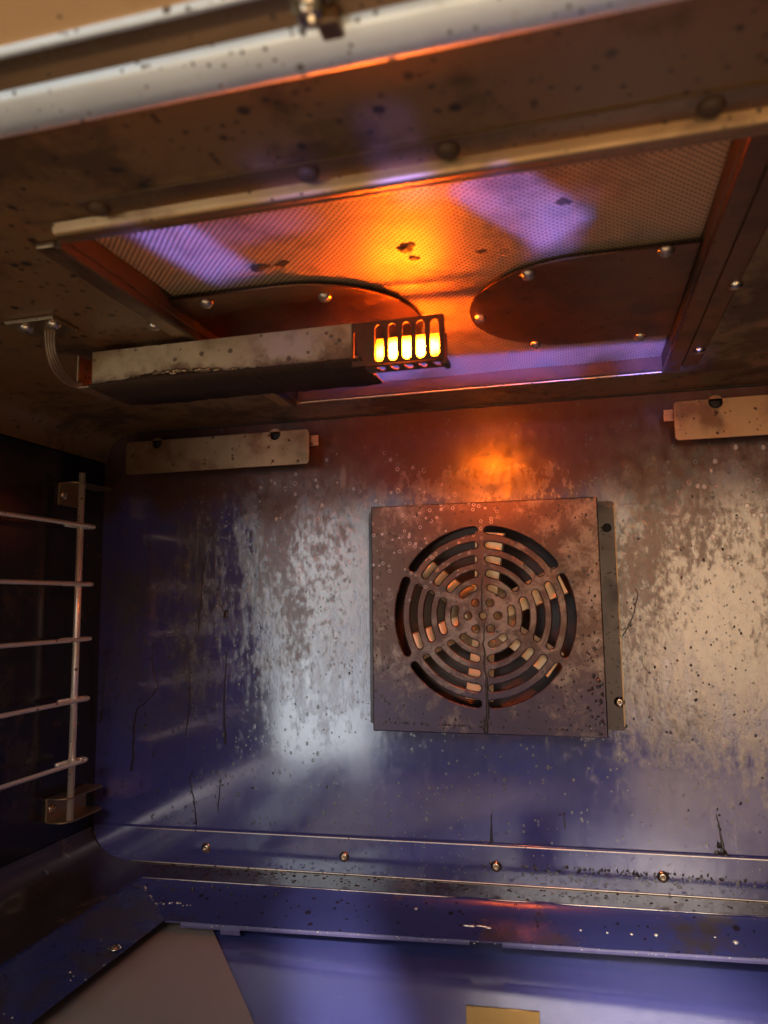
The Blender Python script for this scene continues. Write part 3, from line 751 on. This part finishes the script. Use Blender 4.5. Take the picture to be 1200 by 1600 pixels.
face = part('face', me, M['cover'], cover)
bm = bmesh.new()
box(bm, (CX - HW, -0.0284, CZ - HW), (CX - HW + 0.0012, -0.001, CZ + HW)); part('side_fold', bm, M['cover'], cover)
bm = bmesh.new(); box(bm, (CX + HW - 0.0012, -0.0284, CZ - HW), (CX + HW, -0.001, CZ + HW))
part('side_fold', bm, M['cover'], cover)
bm = bmesh.new()
box(bm, (CX - HW + 0.0013, -0.0284, CZ + HW - 0.0013), (CX + HW - 0.0013, -0.012, CZ + HW - 0.0001))
part('top_fold', bm, M['cover'], cover)
me = plate_mesh('flange', [rrect(CX + HW - 0.002, -0.0935, 0.1055, 0.0975, [0.001, 0.001, 0.004, 0.001]), circ(0.0985, 0.0745, 0.0036)[::-1]], 0.0012, 0.0003); upright(me, -0.0024)
fr = part('flange', me, M['flange'], cover)
bm = bmesh.new(); lathe(bm, (0.0985, -0.0004, 0.0745), (0, -1, 0), [(0, 0), (0.0036, 0), (0.0036, 0.0004), (0, 0.0005)], 16); part('bolt_hole', bm, M['dark'], fr)
me = plate_mesh('flange', [rrect(-0.1125, -0.0935, CX - HW + 0.002, 0.0970, [0.001, 0.001, 0.001, 0.004])], 0.0012, 0.0003); upright(me, -0.0024)
part('flange', me, M['flange'], cover)
bm = bmesh.new(); box(bm, (0.1046, -0.0036, -0.090), (0.1056, -0.0010, 0.094)); part('flange_lip', bm, M['browned'], fr)
screw_at(cover, (0.1020, -0.0024, -0.0705))
bm = bmesh.new()
add_run(bm, [(-0.0046, -0.0040), (-0.0052, -0.0260), (-0.0040, -0.0657), (-0.0050, -0.0958)], -0.0300, 0.0005, 0.0022, 0.0022)
add_run(bm, [(-0.0054, 0.0349), (-0.0060, 0.020), (-0.0056, 0.0050)], -0.0300, 0.0005, 0.0010, 0.0012)
def crumbs(p0, p1, n, spread, r0, r1):
    for k in range(n):
        f = random.random(); x = p0[0] + (p1[0] - p0[0]) * f + random.gauss(0, spread); z = p0[1] + (p1[1] - p0[1]) * f
        if CX - HW + .002 < x < CX + HW - .002 and z > CZ - HW + .002: blob(bm, x, z, -0.0300, random.uniform(r0, r1))
crumbs((0.0858, 0.020), (0.0825, -0.035), 22, 0.0030, 0.0005, 0.0014)
crumbs((0.0845, -0.046), (0.0855, -0.094), 40, 0.0040, 0.0007, 0.0020)
crumbs((-0.0050, -0.081), (-0.0048, -0.095), 22, 0.0020, 0.0006, 0.0014)
crumbs((-0.09, -0.088), (0.088, -0.090), 60, 0.004, 0.0005, 0.0013)
def on_sheet(x, z):
    r = math.hypot(x - FX, z - FZ); a = math.degrees(math.atan2(z - FZ, x - FX)) % 60
    if r > 0.0795: return True
    return False
for k in range(420):
    x = random.uniform(CX - HW + .003, CX + HW - .003); z = random.uniform(CZ - HW + .003, CZ + HW - .003)
    if not on_sheet(x, z): continue
    if z > 0.03 and random.random() < 0.6: continue
    blob(bm, x, z, -0.0300, random.uniform(0.0005, 0.0013))
part('grease_spot', bm, M['drip'], cover, False, 'stuff')

# ------------------------------------------------------------------ broiler burner in the ceiling
burner = thing('broiler_burner', 'rectangular broiler burner set in the oven ceiling, brown wire mesh in a riveted frame', 'burner', (-0.007, -0.22, ZT))
BX0, BX1, BY0, BY1 = HX0 + 0.0005, HX1 - 0.0005, HY0 + 0.0005, HY1 - 0.0005
bm = bmesh.new()
nx, ny = 60, 60
def mesh_z(x, y): return 0.2005 + 0.0012 * noise.noise((x * 16, y * 16, 5)) - 0.0018 * math.exp(-((x + 0.01) ** 2 + (y + 0.18) ** 2) / 0.004)
vs = [[bm.verts.new((BX0 + (BX1 - BX0) * i / nx, BY0 + (BY1 - BY0) * j / ny, 0)) for i in range(nx + 1)] for j in range(ny + 1)]
for r in vs:
    for v in r: v.co.z = mesh_z(v.co.x, v.co.y)
for j in range(ny):
    for i in range(nx): bm.faces.new((vs[j][i], vs[j][i + 1], vs[j + 1][i + 1], vs[j + 1][i]))
part('mesh_screen', bm, M['mesh'], burner, True)
def fbox(name, a, b, mat, bev=0.0006):
    bm = bmesh.new(); box(bm, a, b, bev); return part(name, bm, mat, burner)
fbox('frame_side', (HX0 - 0.016, HY0, 0.1862), (HX0 - 0.0045, HY1 - 0.002, 0.1897), M['browned'], 0.001)
fbox('frame_side', (HX0 - 0.0040, HY0, 0.1850), (HX0 - 0.0008, HY1 - 0.001, 0.1897), M['rivet'], 0.0006)
fbox('frame_side', (HX1 + 0.0008, HY0, 0.1872), (HX1 + 0.012, HY1 - 0.001, 0.1897), M['shield'], 0.001)
fbox('frame_side', (HX1 + 0.0125, HY0, 0.1882), (HX1 + 0.024, HY1 - 0.010, 0.1898), M['shield'], 0.0006)
fbox('frame_side', (HX1 + 0.0245, HY0, 0.1890), (HX1 + 0.040, HY1 - 0.020, 0.1898), M['ceil'], 0.0003)
fbox('frame_rear', (HX0, HY1 + 0.0006, 0.1880), (HX1, HY1 + 0.0040, 0.1898), M['steel'], 0.0008)
# front lip with two rolled ridges, and the flange before it
bm = xstrip([(-0.3992, 0.1897), (-0.3992, 0.1886), (-0.3860, 0.1884), (-0.3850, 0.1890)], -0.1300, BX1 + 0.020, 20, 0.0002)
part('front_flange', bm, M['browned'], burner)
def roll(y, z, rad, ang0, ang1, n=8): return [(y + rad * math.cos(R(ang0 + (ang1 - ang0) * k / n)), z + rad * math.sin(R(ang0 + (ang1 - ang0) * k / n))) for k in range(n + 1)]
bm = xstrip([(-0.3868, 0.1888)] + roll(-0.3826, 0.1866, 0.0034, 190, 300) + roll(-0.3775, 0.1866, 0.0028, 235, 350) + [(-0.3735, 0.1885), (-0.3725, 0.1990)], -0.1526, BX1 + 0.075, 40, 0.0003)
lip = part('front_lip', bm, M['lip'], burner); smooth_angle(lip, 70)
for x, y in ((-0.1227, -0.3930), (-0.0254, -0.3927), (0.0324, -0.3925), (0.1274, -0.3922)):
    bm = bmesh.new(); lathe(bm, (x, y, 0.1886), (0, 0, -1), [(0.0048, 0), (0.0048, 0.0010), (0.0036, 0.0024), (0, 0.0028)], 20); part('rivet', bm, M['rivet'], burner, True)
for x, y in ((0.166, -0.225), (0.163, -0.112), (-0.177, -0.262)):
    bm = bmesh.new(); lathe(bm, (x, y, 0.1890), (0, 0, -1), [(0.0040, 0), (0.0040, 0.0016), (0.0030, 0.0030), (0, 0.0034)], 20); part('rivet', bm, M['screw'], burner, True)
# D-shaped heat shields
def shield(cx, cy, r, x_end, label):
    s = 1 if x_end > cx else -1
    n = 28
    loop = [(x_end, cy - r)] + [(cx - s * r * math.sin(PI * k / n), cy - r * math.cos(PI * k / n)) for k in range(n + 1)] + [(x_end, cy + r)]
    if s < 0: loop = loop[::-1]
    me = plate_mesh('heat_shield', [loop[::-1] if s > 0 else loop[::-1]], 0.0012, 0.0004); flat(me, 0.1955)
    return part('heat_shield', me, M['shield'], burner, label=label)
shR = shield(0.083, -0.199, 0.0695, HX1 - 0.0008, None)
shL = shield(-0.087, -0.2090, 0.0700, HX0 + 0.0008, None)
bm = bmesh.new(); lathe(bm, (0, 0, 0), (0, 0, -1), [(0.0046, 0), (0.0046, 0.0006), (0.0038, 0.0016), (0.0024, 0.0030), (0, 0.0034)], 18)
dome = bpy.data.meshes.new('screw'); bmesh.ops.recalc_face_normals(bm, faces=bm.faces); bm.to_mesh(dome); bm.free(); finish(dome, M['screw'], True)
for x, y in ((0.054, -0.2555), (0.1257, -0.2640), (0.0195, -0.1992), (0.0509, -0.1382), (0.1223, -0.1330)): screw_at(shR, (x, y, 0.1955), dome)
for x, y in ((-0.1367, -0.270), (-0.0649, -0.2587)): screw_at(shL, (x, y, 0.1955), dome)
# charred lumps stuck to the mesh
bm = bmesh.new()
for x, y, r in ((-0.0905, -0.2960, 0.0046), (-0.0780, -0.2955, 0.0026), (-0.0064, -0.2960, 0.0042), (-0.0045, -0.2830, 0.0024), (-0.075, -0.298, 0.0024), (0.075, -0.320, 0.003), (0.030, -0.28, 0.0024)):
    r0 = bmesh.ops.create_icosphere(bm, subdivisions=3, radius=r)
    for v in r0['verts']:
        q = v.co * (1 + 0.9 * noise.noise(v.co * 260 + Vector((x, y, 0)) * 60)); v.co = Vector((q.x * 1.25 + x, q.y + y, q.z * 0.30 + mesh_z(x, y)))
part('charred_lump', bm, M['rivet'], burner, True, 'stuff')

# ------------------------------------------------------------------ igniter
ign = thing('igniter', 'crusted steel igniter channel under the ceiling burner with an orange glowing slotted end', 'igniter', (-0.14, -0.2423, 0.19))
IX0, IX1, IYF, IYB, IZ0, IZ1 = -0.2360, -0.0535, -0.2423, -0.1940, 0.1607, 0.1838
bm = bmesh.new()
def grid(bm, fn, nu, nv):
    g = [[bm.verts.new(fn(i / nu, j / nv)) for i in range(nu + 1)] for j in range(nv + 1)]
    for j in range(nv):
        for i in range(nu): bm.faces.new((g[j][i], g[j][i + 1], g[j + 1][i + 1], g[j + 1][i]))
box(bm, (IX0, IYF, IZ0), (IX1, IYF + 0.0012, IZ1), 0.0004)
chan = part('channel', bm, M['channel'], ign)
bm = bmesh.new(); box(bm, (IX0, IYB, IZ0 - 0.001), (IX1, IYB + 0.0012, 0.1800), 0.0003)
part('back_plate', bm, M['steel'], ign)
bm = bmesh.new(); box(bm, (IX1 + 0.0004, IYB, 0.1740), (-0.0200, IYB + 0.0012, 0.1800), 0.0003)
part('back_plate', bm, M['steel'], ign)
bm = bmesh.new(); box(bm, (IX0, IYF + 0.0013, IZ0 - 0.0010), (IX1 + 0.006, IYB, IZ0 + 0.0004), 0.0003)
under = part('underside', bm, M['grime'], ign)
# burnt crust along the lower front edge, hanging under the channel
bm = bmesh.new()
nu = 420
rows = []
for i in range(nu + 1):
    x = IX0 - 0.0012 + (IX1 + 0.008 - IX0) * i / nu
    f = (x - IX0) / (IX1 - IX0)
    n1 = noise.fractal((x * 95, 0.3, 0), 1.0, 2.0, 5); n2 = noise.fractal((x * 380, 4.3, 0), 0.8, 2.0, 4)
    up_ = max(0.0004, (0.0019 * math.exp(-((f - 0.30) / 0.20) ** 2) + 0.0006) * (1 + 1.0 * n1) + 0.0006 * n2)
    dn = 0.0012 + 0.0006 * n2 + 0.0008 * abs(n1)
    row = [(IYF - 0.0003, IZ0 + up_), (IYF - 0.0013 - 0.0005 * abs(n2), IZ0 + up_ * 0.72), (IYF - 0.0020, IZ0 + 0.0002), (IYF - 0.0012, IZ0 - dn), (IYF + 0.010, IZ0 - dn - 0.0008 - 0.0006 * n1), (IYF + 0.025, IZ0 - dn - 0.0004 + 0.0008 * n2), (IYB + 0.002 + 0.003 * n1, IZ0 - 0.0014), (IYB + 0.002, IZ0 + 0.0005)]
    rows.append([bm.verts.new((x, y, z)) for y, z in row])
for a, b in zip(rows, rows[1:]):
    for k in range(len(a) - 1): bm.faces.new((a[k], b[k], b[k + 1], a[k + 1]))
part('burnt_crust', bm, M['grime'], ign, True)
bm = bmesh.new()
for k in range(70):
    f = random.betavariate(2, 4); x = IX0 + 0.02 + 0.14 * f; r0 = bmesh.ops.create_icosphere(bm, subdivisions=1, radius=random.uniform(.0006, .0019))
    z = IZ0 + 0.0038 * math.exp(-((f - 0.33) / 0.3) ** 2) + random.gauss(0, .0006)
    for v in r0['verts']:
        q = v.co * (1 + 0.6 * noise.noise(v.co * 900 + Vector((x * 50, k, 0)))); v.co = Vector((q.x * 1.7 + x, q.y * 0.4 + IYF - .0002, q.z * 0.8 + z))
part('crust_flake', bm, M['browned'], ign, True, 'stuff')
# end cap and mounting
bm = bmesh.new(); box(bm, (-0.2478, IYF, IZ0 - 0.0004), (-0.2466, IYF + 0.036, IZ1 - 0.001), 0.0003); box(bm, (-0.2478, IYF, IZ0 - 0.001), (IX0, IYF + 0.030, IZ0), 0.0002)
part('end_cap', bm, M['steel'], ign)
bm = bmesh.new(); box(bm, (-0.262, -0.2930, 0.1872), (-0.2270, -0.2690, 0.1894), 0.0003)
mount = part('mounting_plate', bm, M['steel'], ign)
for x in (-0.2525, -0.2325): screw_at(mount, (x, -0.2850, 0.1870), dome)
for k in range(4):
    o_ = (k - 1.5) * 0.0019
    bm = bmesh.new()
    tube(bm, smooth_path([(-0.2425 + o_, -0.276 + o_ * 0.3, 0.189), (-0.2428 + o_, -0.2745, 0.177), (-0.2445 + o_ * 0.9, -0.2680, 0.1690 + o_ * 0.5), (-0.2468 + o_ * 0.6, -0.257, 0.1640 + o_ * 0.7), (-0.2472 + o_ * 0.3, -0.2455, 0.1618 + o_ * 0.5), (-0.2440, -0.240, 0.1625 + o_ * 0.3)], 6), 0.00095, 8)
    part('lead_wire', bm, M['lead'], ign, True)
# slotted cage at the hot end
KX0, KX1 = IX1, 0.0022
sl = [(-0.0362 + i * 0.0085) for i in range(5)]
def pill(cx, z0, z1, hw, n=8):
    return [(cx + hw * math.cos(a), z1 - hw + hw * math.sin(a)) for a in [PI * k / n for k in range(n + 1)]] + [(cx + hw * math.cos(a), z0 + hw + hw * math.sin(a)) for a in [PI + PI * k / n for k in range(n + 1)]]
me = plate_mesh('cage', [[(KX0, 0.1560), (KX1, 0.1560), (KX1, 0.1832), (KX0, 0.1832)]] + [pill(x, 0.1578, 0.1806, 0.0026)[::-1] for x in sl] + [pill(-0.0525 + 0.0015, 0.1590, 0.1775, 0.0011)[::-1]], 0.0011, 0.0002)
upright(me, IYF - 0.0006)
cage = part('cage', me, M['cage'], ign)
me = plate_mesh('cage_floor', [[(KX0 + 0.008, -0.2428), (KX1 + 0.001, -0.2428), (KX1 + 0.001, -0.2300), (KX0 + 0.008, -0.2300)]] + [[(x - 0.0024, -0.2405), (x + 0.0024, -0.2405), (x + 0.0024, -0.2350), (x + 0.0002, -0.2318), (x - 0.0014, -0.2345)][::1] for x in sl], 0.0010, 0.0002)
flat(me, 0.1548)
part('cage_floor', me, M['cage'], ign)
bm = bmesh.new(); box(bm, (KX1, IYF - 0.0004, 0.1560), (KX1 + 0.0010, -0.2385, 0.1832), 0.0002); box(bm, (KX1, -0.2345, 0.1530), (KX1 + 0.0010, -0.2310, 0.1745), 0.0002); box(bm, (KX1, -0.2385, 0.1750), (KX1 + 0.0010, -0.2345, 0.1760)); box(bm, (KX1, IYF - 0.0004, 0.1530), (KX1 + 0.0030, -0.2310, 0.1565), 0.0003)
part('cage_end', bm, M['cage'], ign)
bm = bmesh.new(); box(bm, (-0.0405, -0.2345, 0.1592), (0.0008, -0.2310, 0.1752), 0.0010)
part('glow_bar', bm, M['glow'], ign, label='white-hot orange glowing igniter bar')

# ------------------------------------------------------------------ wire rack support on the left wall
rack = thing('rack_support', 'chromed wire rack support with five rungs hooked on the left oven wall', 'rack support', (-0.379, -0.06, -0.178))
bm = bmesh.new(); tube(bm, [(-0.3775, -0.0610, -0.1765), (-0.3775, -0.0610, 0.139)], 0.0031, 14); part('upright', bm, M['wire'], rack, True)
for z in (0.0888, 0.0342, -0.0168, -0.0715, -0.1268):
    bm = bmesh.new()
    p = [(-0.3720, -0.430, z + 0.001), (-0.3720, -0.25, z), (-0.3720, -0.10, z), (-0.3720, -0.052, z)]
    for k in range(1, 9):
        a = R(180 * k / 8); p.append((-0.3775 + 0.0055 * math.cos(a), -0.052 + 0.0075 * math.sin(a), z))
    p += [(-0.3830, -0.060, z), (-0.3830, -0.075, z)]
    tube(bm, p, 0.0020, 10); part('rung', bm, M['wire'], rack, True)
    bm = bmesh.new(); bead((-0.3745, -0.0610, z), 0.0027, (1, 1.3, 0.9)); part('weld', bm, M['wire'], rack, True)
bm = bmesh.new(); tube(bm, [(-0.3775, -0.4000, -0.1765), (-0.3775, -0.4000, 0.139)], 0.0031, 14); part('upright', bm, M['wire'], rack, True)
for z0, z1, both in ((0.1085, 0.1290, False), (-0.1775, -0.1570, True)):
    bm = bmesh.new()
    box(bm, (XL - 0.0012, -0.0712, z0), (XL + 0.0010, -0.0160 if both else -0.0420, z1), 0.0003)
    for z in ((z0, z1) if both else (z1,)):
        lp = rrect(XL + 0.0005, -0.0712, -0.3735, -0.0160, [0.001, 0.012, 0.006, 0.001], 4)
        a = [bm.verts.new((x, y, z - 0.0005)) for x, y in lp]; b = [bm.verts.new((x, y, z + 0.0005)) for x, y in lp]
        bm.faces.new(a); bm.faces.new(b[::-1])
        for i in range(len(lp)): bm.faces.new((a[i], a[(i + 1) % len(lp)], b[(i + 1) % len(lp)], b[i]))
    br = part('bracket', bm, M['steel'], rack)
    o = screw_at(br, (XL + 0.001, -0.0640, (z0 + z1) / 2)); o.rotation_euler = (0, 0, R(90))

# ------------------------------------------------------------------ sheet pieces on the oven floor
tp = thing('corner_plate', 'tan steel corner plate lying on the blue oven floor at the front left', 'plate', (-0.25, -0.15, ZP))
me = plate_mesh('sheet', [[(-0.2391, -0.0600), (-0.2391 - 0.055, -0.045), (-0.36, -0.05), (-0.36, -0.44), (0.0533, -0.44)][::-1]], 0.0012, 0.0003); flat(me, ZP + 0.001)
part('sheet', me, M['tan'], tp)
tb = thing('metal_tab', 'small brass-toned brushed steel tab standing on the oven floor', 'tab', (0.021, -0.2, ZP))
me = plate_mesh('sheet', [[(0.0000, ZP), (0.0421, ZP), (0.0421, -0.2176), (0.0000, -0.2191)]], 0.0014, 0.0003); upright(me, -0.2014)
part('upright_sheet', me, M['brass'], tb)
bm = bmesh.new(); box(bm, (0.0, -0.2000, ZP + 0.0004), (0.0421, -0.184, ZP + 0.0016), 0.0002); part('foot', bm, M['brass'], tb)
